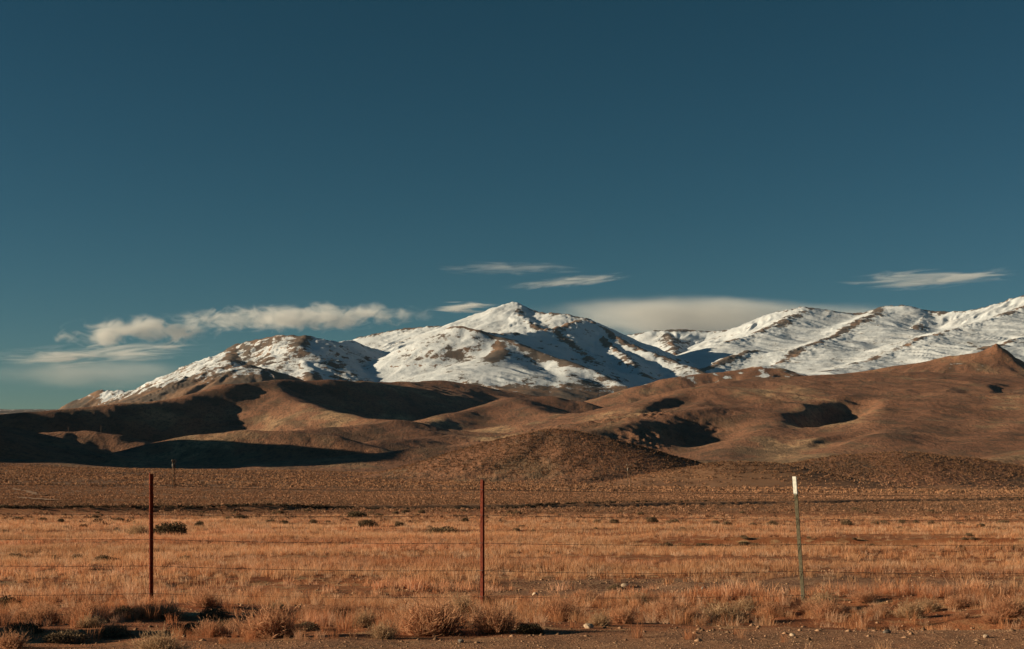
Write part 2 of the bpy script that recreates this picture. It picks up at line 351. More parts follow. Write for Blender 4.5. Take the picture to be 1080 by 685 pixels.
bare = mth(t, 'ADD', bare, mth(t, 'MULTIPLY', mth(t, 'MULTIPLY', ss(t, cr, 90, 0), ss(t, m1, .36, .58)), .75))
bare = mth(t, 'ADD', bare, mth(t, 'MULTIPLY', ss(t, ux, -.286, -.292), .6))
bare = mth(t, 'ADD', bare, mth(t, 'MULTIPLY', mth(t, 'MULTIPLY', ss(t, cr, 190, 30), ss(t, P.outputs[1], 13200, 14300)), mth(t, 'MULTIPLY', ss(t, m2, .47, .56), .75)))
bare = mth(t, 'ADD', bare, mth(t, 'MULTIPLY', ss(t, Nn.outputs[2], .92, .72), .35))
bare = mth(t, 'ADD', bare, ss(t, P.outputs[2], 600, 400))
bare = mth(t, 'ADD', bare, mth(t, 'MULTIPLY', ss(t, P.outputs[1], 11500, 9000), .14))
bare = mth(t, 'ADD', bare, mth(t, 'MULTIPLY', ss(t, ux, -.09, -.15), .08))
snowc = mix(t, ss(t, m2, .4, .7), (.76, .77, .80), (.70, .69, .70))
bf = ss(t, bare, .30, .50)
c = mix(t, bf, snowc, rock)
t.links.new(c, b.inputs['Base Color']); t.links.new(mth(t, 'SUBTRACT', 1.0, mth(t, 'MULTIPLY', bf, -.0)), b.inputs['Roughness'])
bump(t, b, mth(t, 'ADD', m3, mth(t, 'MULTIPLY', m4, .2)), 7.0, .7)

y0 = np.concatenate([np.geomspace(2.5, 60, 330 if not QUICK else 150), np.geomspace(60, 950, 330 if not QUICK else 160)[1:]])
y1 = np.geomspace(950, 7000, 420 if not QUICK else 190)
y2 = np.concatenate([np.geomspace(7000, 20000, 470 if not QUICK else 220), np.geomspace(20000, 60000, 25)[1:]])
block('ground', y0, gm, 0, 18)
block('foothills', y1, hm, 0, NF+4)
block('mountains', y2, mm, 21, None)
# behind and around the camera the plain goes on
u, y = np.meshgrid(np.linspace(-600, 600, 25), np.linspace(-800, 2.5, 25))
# (a plain sheet at road height behind the viewer)
# ------------------------------------------------------------------ small builders
def hz(x, y):
    x = np.atleast_1d(np.asarray(x, float)); y = np.atleast_1d(np.asarray(y, float))
    return terrain(x, y, 0, 18)
def put(px, py, d0=6, d1=1500):
    """where on the ground a point measured in the photograph stands"""
    D = np.geomspace(d0, d1, 4000); z = hz((px-540)/F*D, D)
    row = HZ-(z-CZ)/D*F
    i = np.argmax(row <= py) if (row <= py).any() else len(D)-1
    return (px-540)/F*D[i], D[i], z[i]
class MB:
    def __init__(s): s.v = []; s.f = []
    def add(s, V, Fc): n = len(s.v); s.v += [tuple(p) for p in V]; s.f += [tuple(i+n for i in f) for f in Fc]
    def box(s, c, h, rz=0, bev=0):
        ca, sa = math.cos(rz), math.sin(rz); V = []
        for dz in (-1, 1):
            for dx, dy in ((-1, -1), (1, -1), (1, 1), (-1, 1)):
                X, Y = dx*h[0], dy*h[1]; V.append((c[0]+X*ca-Y*sa, c[1]+X*sa+Y*ca, c[2]+dz*h[2]))
        s.add(V, [(0, 3, 2, 1), (4, 5, 6, 7), (0, 1, 5, 4), (1, 2, 6, 5), (2, 3, 7, 6), (3, 0, 4, 7)])
    def tube(s, pts, rad, n=6, caps=True):
        pts = [np.array(p, float) for p in pts]; V = []; k = len(pts)
        for i, p in enumerate(pts):
            d = pts[min(i+1, k-1)]-pts[max(i-1, 0)]; d = d/(np.linalg.norm(d)+1e-9)
            a = np.cross(d, (0, 0, 1) if abs(d[2]) < .9 else (1, 0, 0)); a /= np.linalg.norm(a); b = np.cross(d, a)
            r = rad[i] if hasattr(rad, '__len__') else rad
            for j in range(n):
                t = 2*math.pi*j/n; V.append(p+r*(a*math.cos(t)+b*math.sin(t)))
        Fc = [(i*n+j, i*n+(j+1) % n, (i+1)*n+(j+1) % n, (i+1)*n+j) for i in range(k-1) for j in range(n)]
        if caps: Fc += [tuple(range(n))[::-1], tuple((k-1)*n+j for j in range(n))]
        s.add(V, Fc)
    def build(s, name, m, parent=None, smooth=False):
        me = bpy.data.meshes.new(name); me.from_pydata(s.v, [], s.f); me.materials.append(m)
        if smooth: me.polygons.foreach_set('use_smooth', [True]*len(me.polygons))
        me.update(); return link(me, name, parent)
def empty(name, loc=(0, 0, 0)):
    o = bpy.data.objects.new(name, None); col.objects.link(o); o.location = loc; o.empty_display_size = .2; return o
def metal(name, c1, c2, rough=.8, scale=30):
    m, t, b = mat(name, c1, rough, .12)
    t.links.new(mix(t, ss(t, nz(t, scale, 5, .7), .42, .62), c1, c2), b.inputs['Base Color'])
    bump(t, b, nz(t, scale*6, 3), .002, .6); return m

# ------------------------------------------------------------------ barbed wire fence
rust = metal("rusty_steel", (.15, .028, .014), (.10, .022, .012))
rust2 = metal("dark_rusty_steel", (.20, .036, .015), (.10, .022, .011))
green = metal("green_paint", (.11, .092, .058), (.08, .066, .042))
white = metal("white_paint", (.66, .64, .58), (.52, .50, .45), .5)
wirem = metal("wire_steel", (.13, .09, .07), (.07, .05, .04), .6, 60)
clipm = metal("clip_steel", (.25, .22, .2), (.18, .15, .13), .5, 60)
FY = 15.4
fence = empty('barbed_wire_fence', (-.33, FY, float(hz(-.33, FY)[0])))
fence['label'] = "barbed wire fence of slim steel T posts and five wires along the verge"; fence['category'] = 'fence'
FL0 = fence.location.copy()
def t_post(base, top, rz, m, clips):
    """steel T post: flange, stem, studs down the face; built round its own axis and leaned from base to top"""
    base = np.array(base); top = np.array(top); L = np.linalg.norm(top-base); ax = (top-base)/L
    mb = MB(); mb.box((0, .0, L/2), (.021, .0028, L/2)); mb.box((0, .0200, L/2-.004), (.0032, .0172, L/2-.006))
    z = .12
    while z < L-.03: mb.box((0, -.0048, z), (.0065, .0022, .0045)); z += .054
    mb.box((0, .002, -.15), (.020, .0026, .1498))
    def place(V):
        ca, sa = math.cos(rz), math.sin(rz)
        return [tuple(base-np.array(FL0)+np.array((x*ca-y*sa+ax[0]*z, x*sa+y*ca+ax[1]*z, ax[2]*z))) for x, y, z in V]
    mb.v = place(mb.v); post = mb.build('post', m, fence)
    for zz in clips:
        c = MB(); c.tube([(-.024, .004, zz-.004), (-.023, -.012, zz), (0, -.016, zz+.003), (.023, -.012, zz), (.024, .004, zz+.004)], .0018, 5)
        c.v = place(c.v); c.build('wire_clip', clipm, post)
    return post, place, L
wire_rows = {   # px of each post: (base row, top row, lean px, wire rows)
    -190: (639, 500, 0, (508, 539, 566, 594, 624)),
    158: (638, 499, 0, (511.5, 542.5, 569, 597, 626)),
    508: (638, 506, 0, (516.5, 543.5, 573, 602, 629.5)),
    847: (633, 503, -9, (521, 547.5, 574.5, 602.5, 628)),
    1190: (634, 500, 2, (521, 546, 574, 603, 629))}
sty = {-190: (rust2, .5), 158: (rust2, -1.15), 508: (rust, -.85), 847: (green, -.75), 1190: (rust, .4)}
nodes = {i: [] for i in range(5)}
for px, (rb, rt, lean, rows) in wire_rows.items():
    s = FY/F; base = ((px-540)*s, FY, CZ+(HZ-rb)*s); top = ((px+lean-540)*s, FY, CZ+(HZ-rt)*s)
    base = (base[0], FY, min(base[2], float(hz(base[0], FY)[0])+.02))
    zs = [CZ+(HZ-r)*s for r in rows]
    m, rz = sty[px]
    post, place, L = t_post(base, top, rz, m, [z-base[2] for z in zs])
    if px == 847:
        post['label'] = 'leaning green T post with a white tip'
        c = MB(); c.box((0, -.0025, L-.095), (.0222, .0070, .097)); c.box((0, .0210, L-.095), (.0045, .0182, .096))
        c.v = place(c.v); c.build('white_tip', white, post)
    elif px == 508: post['label'] = 'bright rusty red T post'
    elif px == 158: post['label'] = 'dark rusty T post'
    for i, z in enumerate(zs):
        f = (z-base[2])/L
        nodes[i].append((base[0]+(top[0]-base[0])*f, FY-.020, z))
rr = random.Random(4)
for i in range(5):
    mb = MB(); A = [np.array(p)-np.array(FL0) for p in nodes[i]]
    for a, b in zip(A[:-1], A[1:]):
        n = 60; sag = rr.uniform(.008, .03)
        P = [a+(b-a)*t-np.array((0, 0, sag*4*t*(1-t))) for t in np.linspace(0, 1, n)]
        for ph in (0, math.pi):
            mb.tube([p+np.array((0, .0016*math.cos(k*1.9+ph), .0016*math.sin(k*1.9+ph))) for k, p in enumerate(P)], .0015, 4, False)
        L = np.linalg.norm(b-a); q = .06
        while q < L-.03:
            c = a+(b-a)*q/L-np.array((0, 0, sag*4*(q/L)*(1-q/L)))
            for s_ in (-1, 1):
                w = rr.uniform(0, 3.1); mb.tube([c+np.array((s_*.004, -.011*math.sin(w), -.011*math.cos(w))), c+np.array((s_*.001, 0, 0)), c+np.array((-s_*.004, .011*math.sin(w+.3), .011*math.cos(w+.3)))], .0011, 3)
            for k in range(3): mb.tube([c+np.array((k*.003-.003, .003*math.cos(t), .003*math.sin(t))) for t in np.linspace(0, 5.5, 6)], .001, 3, False)
            q += .125+rr.uniform(-.01, .01)
    mb.build('wire', wirem, fence, True)

# ------------------------------------------------------------------ power line poles
wood = metal("weathered_wood", (.20, .12, .075), (.13, .08, .05), .9, 3)
pale = metal("pale_metal", (.36, .30, .25), (.28, .24, .20), .5, 3)
def h_frame(px, pybase, pytop, D, gap, lab, rz=0, arm=.6):
    x = (px-540)/F*D; z = float(hz(x, D)[0]); H = (pybase-pytop)/F*D
    o = empty('power_pole', (x, D, z)); o.rotation_euler.z = rz; tag(o, lab, 'power pole', 'wooden power poles crossing the plain')
    for s in (-1, 1):
        m = MB(); m.tube([(s*gap/2, 0, -1), (s*gap/2, 0, H*.5), (s*gap/2, 0, H)], [.20, .18, .15], 10); m.build('pole', wood, o, True)
    m = MB(); m.box((0, .3, H-.9), (gap/2+arm, .09, .13)); m.box((0, -.3, H-.9), (gap/2+arm, .09, .13)); m.build('crossarm', wood, o)
    m = MB(); m.tube([(-gap/2, -.2, H*.62), (gap/2, -.2, H-1.2)], .07); m.tube([(gap/2, .2, H*.62), (-gap/2, .2, H-1.2)], .07); m.build('brace', wood, o)
    for k in (-1, 0, 1):
        m = MB(); X = k*(gap/2+arm-.2); m.tube([(X, 0, H-.73), (X, 0, H-.3), (X, 0, H-.05)], [.10, .13, .07], 8); m.build('insulator', pale, o, True)
    m = MB(); m.tube([(-gap/2, -.42, H-3.0), (-gap/2, -.42, H-2.2), (-gap/2, -.42, H-1.6)], [.2, .25, .2], 10); m.build('transformer', pale, o, True)
    return o
h_frame(183.3, 516, 486, 560, .8, "short double power pole with a pale top, standing before the black hollow at left", .1)
h_frame(663.6, 521.5, 491.5, 600, 1.3, "double wooden power pole in the middle, on the plain below the low sage hill", 0)
for px, py, D, lab in ((106.5, 456.5, 2440, "far wooden pole above the small lit knoll at left"), (72, 456, 2440, "tiny far pole at the left edge, left of the other one")):
    x = (px-540)/F*D; z = float(terrain(np.array([x]), np.array([float(D)]), 0, NF)[0])
    o = empty('utility_pole', (x, D, z)); tag(o, lab, 'power pole', 'far poles on the left knoll')
    H = 14 if px > 100 else 9
    m = MB(); m.tube([(0, 0, -1), (0, 0, H)], [.35, .28], 8); m.build('pole', wood, o, True)
    m = MB(); m.box((0, .4, H-1.4), (1.6, .12, .16)); m.build('crossarm', wood, o)

# ------------------------------------------------------------------ plants
def foliage_mat(name, rough=.8, trans=.42):
    m = bpy.data.materials.new(name); m.use_nodes = True; t = m.node_tree; t.nodes.clear()
    out = t.nodes.new('ShaderNodeOutputMaterial'); d = t.nodes.new('ShaderNodeBsdfDiffuse'); tr = t.nodes.new('ShaderNodeBsdfTranslucent')
    mx = t.nodes.new('ShaderNodeMixShader'); mx.inputs[0].default_value = trans; a = attr(t, 'tone')
    oi = t.nodes.new('ShaderNodeObjectInfo')
    c = mix(t, mth(t, 'MULTIPLY', nz(t, 2.0, 3), .2), a.outputs['Color'], (.20, .12, .07))
    t.links.new(c, d.inputs[0]); t.links.new(c, tr.inputs[0])
    t.links.new(d.outputs[0], mx.inputs[1]); t.links.new(tr.outputs[0], mx.inputs[2]); t.links.new(mx.outputs[0], out.inputs[0]); return m
straw_m = foliage_mat("dry_grass_blades"); shrub_m = foliage_mat("dry_twigs"); sage_m = foliage_mat("sage_leaves", trans=.12)

def blades(n, h, spread, lean, width, segs, r, tone):
    """a tuft: n tapering blades as triangle strips. returns V, tris, colours"""
    V = []; T = []; C = []
    a = r.uniform(0, 2*np.pi, n); rad = spread*np.sqrt(r.uniform(0, 1, n)); hh = h*r.uniform(.45, 1.1, n)
    la = r.uniform(0, 2*np.pi, n); ll = lean*r.uniform(.2, 1, n)
    for i in range(n):
        b = np.array((rad[i]*math.cos(a[i]), rad[i]*math.sin(a[i]), 0)); d = np.array((math.cos(la[i]), math.sin(la[i]), 0))+.5*np.array((math.cos(a[i]), math.sin(a[i]), 0))
        w = width*r.uniform(.7, 1.3); wa = r.uniform(0, np.pi); wd = np.array((math.cos(wa), math.sin(wa), 0))
        n0 = len(V); tc = np.array(tone)*r.uniform(.72, 1.18)
        for k in range(segs):
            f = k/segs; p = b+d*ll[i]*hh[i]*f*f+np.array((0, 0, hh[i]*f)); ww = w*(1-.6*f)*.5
            V += [p-wd*ww, p+wd*ww]; C += [tc*(.7+.3*f)]*2
        p = b+d*ll[i]*hh[i]+np.array((0, 0, hh[i]*(1-.25*ll[i]))); V.append(p); C.append(tc)
        for k in range(segs-1): q = n0+2*k; T += [(q, q+1, q+3), (q, q+3, q+2)]
        q = n0+2*(segs-1); T.append((q, q+1, q+2))
    return np.array(V), np.array(T), np.array(C)

def leafdome(n, size, r, tone, tip, flat=.62, hollow=.35, stems=0, stemc=(.10, .06, .04), stemw=.02):
    """a bush of unit radius: leaf-sized triangles through an uneven dome, thin stems inside"""
    V = []; T = []; C = []
    lob = r.normal(0, 1, (7, 3)); lob[:, 2] = np.abs(lob[:, 2]); lob /= np.linalg.norm(lob, axis=1)[:, None]; lr = r.uniform(.7, 1.15, 7)
    k = 0
    while k < n:
        d = r.normal(0, 1, 3); d[2] = abs(d[2])*1.0; d /= np.linalg.norm(d)
        q = lob@d; R0 = .62+.45*max((np.clip(q, 0, 1)**6*lr).max(), 0)
        rr_ = R0*(hollow+(1-hollow)*r.uniform(0, 1)**.5)
        if (np.clip(q, 0, 1)**6).max() < .12 and r.uniform() < .5: continue
        p = d*rr_; p[2] = p[2]*flat*1.25+.03
        e1 = r.normal(0, 1, 3); e1 /= np.linalg.norm(e1); e1 = e1+d*.8; e1 /= np.linalg.norm(e1); e2 = np.cross(e1, r.normal(0, 1, 3)); e2 /= np.linalg.norm(e2)
        s = size*r.uniform(.6, 1.4); c = np.array(tone)*r.uniform(.7, 1.2)
        if r.uniform() < .3: c = np.array(tip)*r.uniform(.8, 1.1)
        V += [p-e2*s*.3, p+e2*s*.3, p+e1*s]; T.append((3*k, 3*k+1, 3*k+2)); C += [c, c, c]; k += 1
    for j in range(stems):
        d = r.normal(0, 1, 3); d[2] = abs(d[2])+.5; d /= np.linalg.norm(d); n0 = len(V); w = np.cross(d, (0, 0, 1.0)); w /= np.linalg.norm(w)+1e-6
        m_ = d*.45+r.normal(0, .05, 3); e = d*r.uniform(.75, 1.0)*np.array((1, 1, flat*1.3))+r.normal(0, .06, 3); w2 = np.cross(w, d)
        for p, ww in (((0, 0, -.05), 1), (m_, .6)): V += [np.array(p)-w*stemw*ww, np.array(p)+w*stemw*ww, np.array(p)+w2*stemw*1.6*ww]
        V.append(e); C += [np.array(stemc)]*7
        for a, b in ((0, 1), (1, 2), (2, 0)): T += [(n0+a, n0+b, n0+3+b), (n0+a, n0+3+b, n0+3+a), (n0+3+a, n0+3+b, n0+6)]
    return np.array(V), np.array(T), np.array(C)

def twigs(n, r, tone, width=.008):
    """a dry shrub of unit radius: forked thin stems bursting from the crown"""
    V = []; T = []; C = []
    def strip(P, w, c):
        n0 = len(V); d = P[-1]-P[0]; s = np.cross(d, r.normal(0, 1, 3)); s /= np.linalg.norm(s)+1e-9
        for i, p in enumerate(P[:-1]): ww = w*(1-i/len(P)*.6); V.extend([p-s*ww, p+s*ww]); C.extend([c, c])
        V.append(P[-1]); C.append(c)
        for i in range(len(P)-2): q = n0+2*i; T.extend([(q, q+1, q+3), (q, q+3, q+2)])
        q = n0+2*(len(P)-2); T.append((q, q+1, q+2))
    for i in range(n):
        d = r.normal(0, 1, 3); d[2] = abs(d[2])*1.1+.25; d /= np.linalg.norm(d); L = r.uniform(.5, 1.0)
        b = r.normal(0, .16, 3); b[2] = 0; c = np.array(tone)*r.uniform(.6, 1.2); bend = r.normal(0, .12, 3)
        m1 = b+d*L*.5*np.array((1, 1, .8)); e = b+d*L*np.array((1, 1, .85))+bend
        strip([b, m1, e], width*1.5, c*.8)
        for k in range(5):
            f = r.uniform(.35, 1.0); p = m1+(e-m1)*(2*f-1 if f > .5 else 0)+(0 if f > .5 else (m1-b)*(2*f-1)); dd = d*.5+r.normal(0, .5, 3); dd[2] = abs(dd[2])+.1
            dd /= np.linalg.norm(dd); l2 = r.uniform(.1, .28); strip([p, p+dd*l2*.5, p+dd*l2+r.normal(0, .02, 3)], width, c*r.uniform(.85, 1.25))
    V = np.array(V); V[:, 2] = np.maximum(V[:, 2], -.03); return V, np.array(T), np.array(C)

def merge(protos, xs, ys, sc, r, zs=None, sx=None, tint=None, sink=0.0):
    """many copies of a few prototypes gathered in one mesh (grass and brush nobody could count)"""
    zs = hz(xs, ys) if zs is None else zs
    Vs = []; Ts = []; Cs = []; off = 0; pick = r.integers(0, len(protos), len(xs)); ang = r.uniform(0, 2*np.pi, len(xs))
    for k, (V, T, C) in enumerate(protos):
        i = np.where(pick == k)[0]
        if not len(i): continue
        ca, sa = np.cos(ang[i])[:, None], np.sin(ang[i])[:, None]; S = sc[i][:, None]
        X = (V[:, 0]*ca-V[:, 1]*sa)*S; Y = (V[:, 0]*sa+V[:, 1]*ca)*S; Z = V[:, 2][None]*S*(sx[i][:, None] if sx is not None else 1)
        W_ = np.stack([X+xs[i][:, None], Y+ys[i][:, None], Z+(zs[i]-sink)[:, None]], -1).reshape(-1, 3)
        cc = np.broadcast_to(C[None], (len(i),)+C.shape)
        if tint is not None: cc = cc*tint[i][:, None, :]
        Ts.append((T[None]+(np.arange(len(i))*len(V))[:, None, None]+off).reshape(-1, 3)); Vs.append(W_); Cs.append(cc.reshape(-1, 3)); off += len(W_)
    return np.concatenate(Vs), np.concatenate(Ts), np.concatenate(Cs)
def scatter(n, d0, d1, u0, u1, r):
    y = np.sqrt(r.uniform(d0*d0, d1*d1, n)); return r.uniform(u0, u1, n)*y, y
def stuff(name, parts, m, lab=None):
    off = 0; V = []; T = []; C = []
    for v, t, c in parts: V.append(v); T.append(t+off); C.append(c); off += len(v)
    o = link(np_mesh(name, np.concatenate(V), np.concatenate(T), m, False, {'tone': np.concatenate(C)}), name)
    o['kind'] = 'stuff'
    if lab: o['label'] = lab; o['category'] = name.replace('_', ' ')
    return o
pr = np.random.default_rng(21)
STRAW = (.92, .50, .275); REDS = (.76, .34, .165); PALE = (.94, .59, .38); SAGE = (.26, .165, .105)

# straw-coloured field and verge
near = [blades(46, .25, .10, .5, .0048, 3, pr, t_) for t_ in (STRAW, PALE, REDS, REDS)]
mid = [blades(26, .25, .13, .45, .010, 2, pr, t_) for t_ in (STRAW, PALE, STRAW, REDS)]
farp = [blades(16, .25, .20, .4, .020, 1, pr, t_) for t_ in (STRAW, PALE, STRAW, REDS)]
def field(protos, n, d0, d1, hs, keep, u=.56):
    x, y = scatter(n, d0, d1, -u, u, pr); k = keep(x, y) > pr.uniform(0, 1, n); x, y = x[k], y[k]
    h = hs[0]+(hs[1]-hs[0])*pr.uniform(0, 1, len(x))**2; big = .75+.6*np.clip(noise(x/1.7+9, y/1.7)+.3, 0, 1)
    v = 1+.18*fbm(x, y, 2.5, 2)[:, None]*np.ones(3)*0+.38*fbm(x*.5, y, 7, 3)[:, None]*np.ones(3); v[:, 1:] *= (1-.12*np.clip(noise(x/7, y/4)*1.6, 0, 1))[:, None]
    return merge(protos, x, y, h*big/.25, pr, tint=v)
def k_near(x, y):
    sh_ = sstep(9.6, 10.8, y-.38*x+fbm(x, y, 3, 2)*1.2-.3)
    return (.04+.96*sh_)*np.clip(.32+1.3*fbm(x, y, 1.6, 3)+.35*sstep(13, 15.5, y)*(x > -20), .04, 1)*.9
def k_band(x, y):
    bare = sstep(16.2, 17.4, y+fbm(x, y, 4, 2))*(1-sstep(20.8, 22.5, y+fbm(x, y, 4, 2)))*sstep(-3, 1.5, x+fbm(x, y, 5, 2)*4)
    return np.clip(.62+1.1*fbm(x, y, 2.4, 3), .06, 1)*(1-.88*bare)*(1-.5*sstep(15, 16.5, y)*(1-sstep(18.5, 21, y)))
def k_mid(x, y):
    return np.clip(.52+1.9*fbm(x*.3, y, 5, 4), .03, 1)*(1-.55*sstep(28, 30, y+.4*x)*(1-sstep(31, 33, y+.4*x))*(x > -6))
def k_far(x, y):
    return np.clip(.62+1.6*fbm(x*.25, y, 10, 4), .04, 1)*(1-sstep(80, 112, y+fbm(x, y, 20, 2)*14))
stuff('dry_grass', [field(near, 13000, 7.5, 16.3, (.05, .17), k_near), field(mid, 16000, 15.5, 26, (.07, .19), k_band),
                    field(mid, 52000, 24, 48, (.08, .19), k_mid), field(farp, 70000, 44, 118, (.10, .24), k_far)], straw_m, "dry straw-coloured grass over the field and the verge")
# sagebrush mass of the plain and the low hills
s_near = [leafdome(60, .34, pr, t_, p_, .6, .5) for t_, p_ in ((SAGE, (.46, .27, .16)), ((.34, .20, .12), (.52, .31, .19)), ((.20, .13, .085), (.40, .24, .15)))]
s_mid = [leafdome(26, .50, pr, t_, p_, .6, .5) for t_, p_ in ((SAGE, (.48, .27, .16)), ((.36, .21, .125), (.52, .30, .18)), ((.20, .13, .085), (.44, .26, .16)))]
s_far = [leafdome(12, .75, pr, t_, p_, .6, .5) for t_, p_ in ((SAGE, (.44, .25, .14)), ((.34, .19, .11), (.48, .28, .16)), ((.17, .11, .07), (.38, .22, .13)))]
def brush(protos, n, d0, d1, s0, s1, keep=None, u=.5, tintv=None):
    x, y = scatter(n, d0, d1, -u, u, pr)
    if keep is not None: k = keep(x, y) > pr.uniform(0, 1, n); x, y = x[k], y[k]
    s = s0+(s1-s0)*pr.uniform(0, 1, len(x))**1.7
    v = 1+.25*fbm(x, y, 60, 3)[:, None]*np.ones(3)
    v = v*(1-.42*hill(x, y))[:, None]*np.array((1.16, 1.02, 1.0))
    return merge(protos, x, y, s, pr, tint=v, sink=.03)
kb = lambda x, y: np.clip(.25+1.2*fbm(x, y, 9, 3), 0, 1)*sstep(62, 100, y)
kd = lambda x, y: np.clip(.75+.9*fbm(x, y, 40, 3), .15, 1)
hill = lambda x, y: sstep(2, 14, hz(x, y)-CZ-floor_z(x, y))
def kh(x, y): return np.clip(.35+.6*fbm(x, y, 60, 3)+.9*hill(x, y), 0, 1)
line_x = pr.uniform(-75, 130, 2000); line_y = 118+np.clip(line_x/135/.36+1, 0, 2)**2*33+fbm(line_x, line_x*0+118, 30, 2)*4+pr.normal(0, .35, 2000)
line = merge([leafdome(50, .36, pr, (.07, .055, .04), (.13, .09, .06), .6, .4)], line_x, line_y, pr.uniform(.16, .34, 2000), pr, sink=.02)
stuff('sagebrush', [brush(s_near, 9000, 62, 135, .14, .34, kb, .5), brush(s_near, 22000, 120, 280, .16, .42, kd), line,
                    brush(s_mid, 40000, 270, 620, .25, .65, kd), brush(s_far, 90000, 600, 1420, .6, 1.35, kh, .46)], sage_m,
      "dull brown sagebrush covering the far plain and low hills")

# single bushes
def bush_proto(kind, seed):
    r = np.random.default_rng(seed)
    if kind == 'sage': f = leafdome(2600, .085, r, (.20, .14, .09), (.38, .25, .15), .6, .3); s = leafdome(0, .1, r, SAGE, SAGE, .6, .3, 26, (.13, .08, .05), .022)
    elif kind == 'olive': f = leafdome(2600, .09, r, (.10, .08, .05), (.24, .165, .10), .52, .3); s = leafdome(0, .1, r, SAGE, SAGE, .6, .3, 26, (.10, .07, .045), .022)
    else:
        f = twigs(420, r, (.68, .35, .20) if kind == 'shrub' else (.62, .40, .24)); s = leafdome(0, .1, r, SAGE, SAGE, .55, .3, 22, (.22, .12, .07), .016)
    ms = [np_mesh(nm, v, t, m, False, {'tone': c}) for nm, (v, t, c), m in (('foliage', f, sage_m if kind in ('sage', 'olive') else shrub_m), ('stems', s, sage_m))]
    return ms
P_ = {k: [bush_proto(k, 10+7*i+len(k)) for i in range(3)] for k in ('sage', 'olive', 'shrub', 'pale')}
kindname = {'sage': 'sagebrush_bush', 'olive': 'sagebrush_bush', 'shrub': 'dry_shrub', 'pale': 'dry_shrub'}
cnt = [0]
def bush(px, py, wpx, hpx, kind, label, group=None):
    x, y, z = put(px, py); s = wpx/F*y/2/.95; zz = hpx/F*y/(.80 if kind in ('sage', 'olive') else .9)
    cnt[0] += 1; ms = P_[kind][cnt[0] % 3]
    o = empty(kindname[kind], (x, y, z-.01)); o.rotation_euler.z = cnt[0]*1.7; o.scale = (s, s, zz)
    tag(o, label, 'bush' if 'sage' in kindname[kind] else 'shrub', group)
    for me in ms: link(me, me.name.split('.')[0], o)
    return o
big = [
 (180,566,46,19,'olive',"wide dark sagebrush just right of the left rusty post"),
 (146,566,30,16,'pale',"pale straw mound of twigs touching the left side of the left rusty post"),
 (210,556,13,8,'olive',"small dark bush right of the wide dark sagebrush near the left post"),
 (377,546,26,8,'olive',"flat dark bush under the black brush line, left of the middle post"),
 (387,556,22,10,'olive',"dark bush just below and right of the flat one, left of the middle post"),
 (421,556,14,7,'olive',"small dark bush between the pair of dark bushes and the brown one"),
 (466,565,36,12,'sage',"wide brown bush a little left of the middle rusty post"),
 (491,551,10,6,'olive',"tiny dark bush just left of the middle rusty post near its top"),
 (112,592,26,8,'olive',"low flat dark bush in the grass left of the left post"),
 (15,590,22,8,'olive',"low dark bush in the grass at the left edge of the field"),
 (58,592,14,8,'sage',"small brown bush in the grass between the left edge and the low flat one"),
 (81,592,14,9,'sage',"round brown tuft bush left of the low flat dark bush"),
 (196,592,14,8,'sage',"small bush alone in the grass right of the left post"),
 (285,672,76,42,'shrub',"big reddish dry shrub at the bottom, left of the middle of the photo"),
 (455,670,88,50,'shrub',"largest rusty dry shrub at the bottom, left of the foot of the middle post"),
 (521,668,54,38,'shrub',"dry shrub right below the foot of the middle rusty post"),
 (168,690,62,30,'pale',"palest dry shrub cut by the bottom edge near the left post"),
 (40,650,40,20,'shrub',"dry shrub at the far left of the verge"),
 (92,655,52,26,'shrub',"dry shrub between the left edge and the left post"),
 (217,640,36,22,'shrub',"dry shrub just right of the left post foot"),
 (590,655,60,34,'shrub',"dry shrub on the verge right of the middle post"),
 (632,660,30,18,'pale',"low pale shrub above the light rock on the shoulder"),
 (703,655,42,26,'shrub',"dry shrub in the middle between the middle and green posts"),
 (765,655,62,24,'pale',"wide spread pale shrub left of the green post"),
 (875,652,44,24,'shrub',"dry shrub just right of the green post foot"),
 (960,652,40,22,'pale',"pale shrub on the verge, first one right of the dry shrub by the green post"),
 (1062,650,46,26,'shrub',"dry shrub at the right edge of the verge"),
 (835,626,20,8,'olive',"dark low bush in the rubble beside the green post"),
 (650,622,22,7,'sage',"low greyish bush on the rubble strip right of the middle post"),
 (1010,640,30,16,'shrub',"short dry shrub on the verge near the right edge"),
 (361,650,36,20,'shrub',"dry shrub between the two big reddish ones at bottom left"),
 (10,684,44,22,'shrub',"dry shrub in the bottom left corner"),
 (404,674,36,22,'pale',"pale dry shrub low at the verge left of the largest dry shrub"),
 (240,664,30,15,'olive',"dark shrub behind the left of the big reddish shrub"),
 (557,668,34,15,'olive',"dark shrub in shade right of the middle post foot"),
]
for b in big: bush(*b)
for i, (a, b_, w) in enumerate([(25,668,44),(68,678,50),(118,672,42),(136,650,40),(196,668,46),(226,650,36),(8,640,40),(322,664,34)]):
    bush(a, b_, w, w*.34, 'sage' if i % 3 else 'olive', "low dark bush among the shaded tangle at the bottom left of the verge", "low dark bushes at the bottom left")
rs0 = random.Random(3)
for i in range(34):
    a = i*33-15+rs0.uniform(-14, 14); b_ = rs0.uniform(641, 664)-(6 if a > 540 else 0)+(10 if a < 260 else 0); w = rs0.uniform(22, 44)
    bush(a, b_, w, w*rs0.uniform(.4, .62), 'shrub' if i % 3 else 'pale', "small rusty dry shrub in the continuous scrub of the verge, "+("left of" if a < 508 else "right of")+" the middle post",
         "small dry shrubs of the verge, "+("left" if a < 508 else "right"))
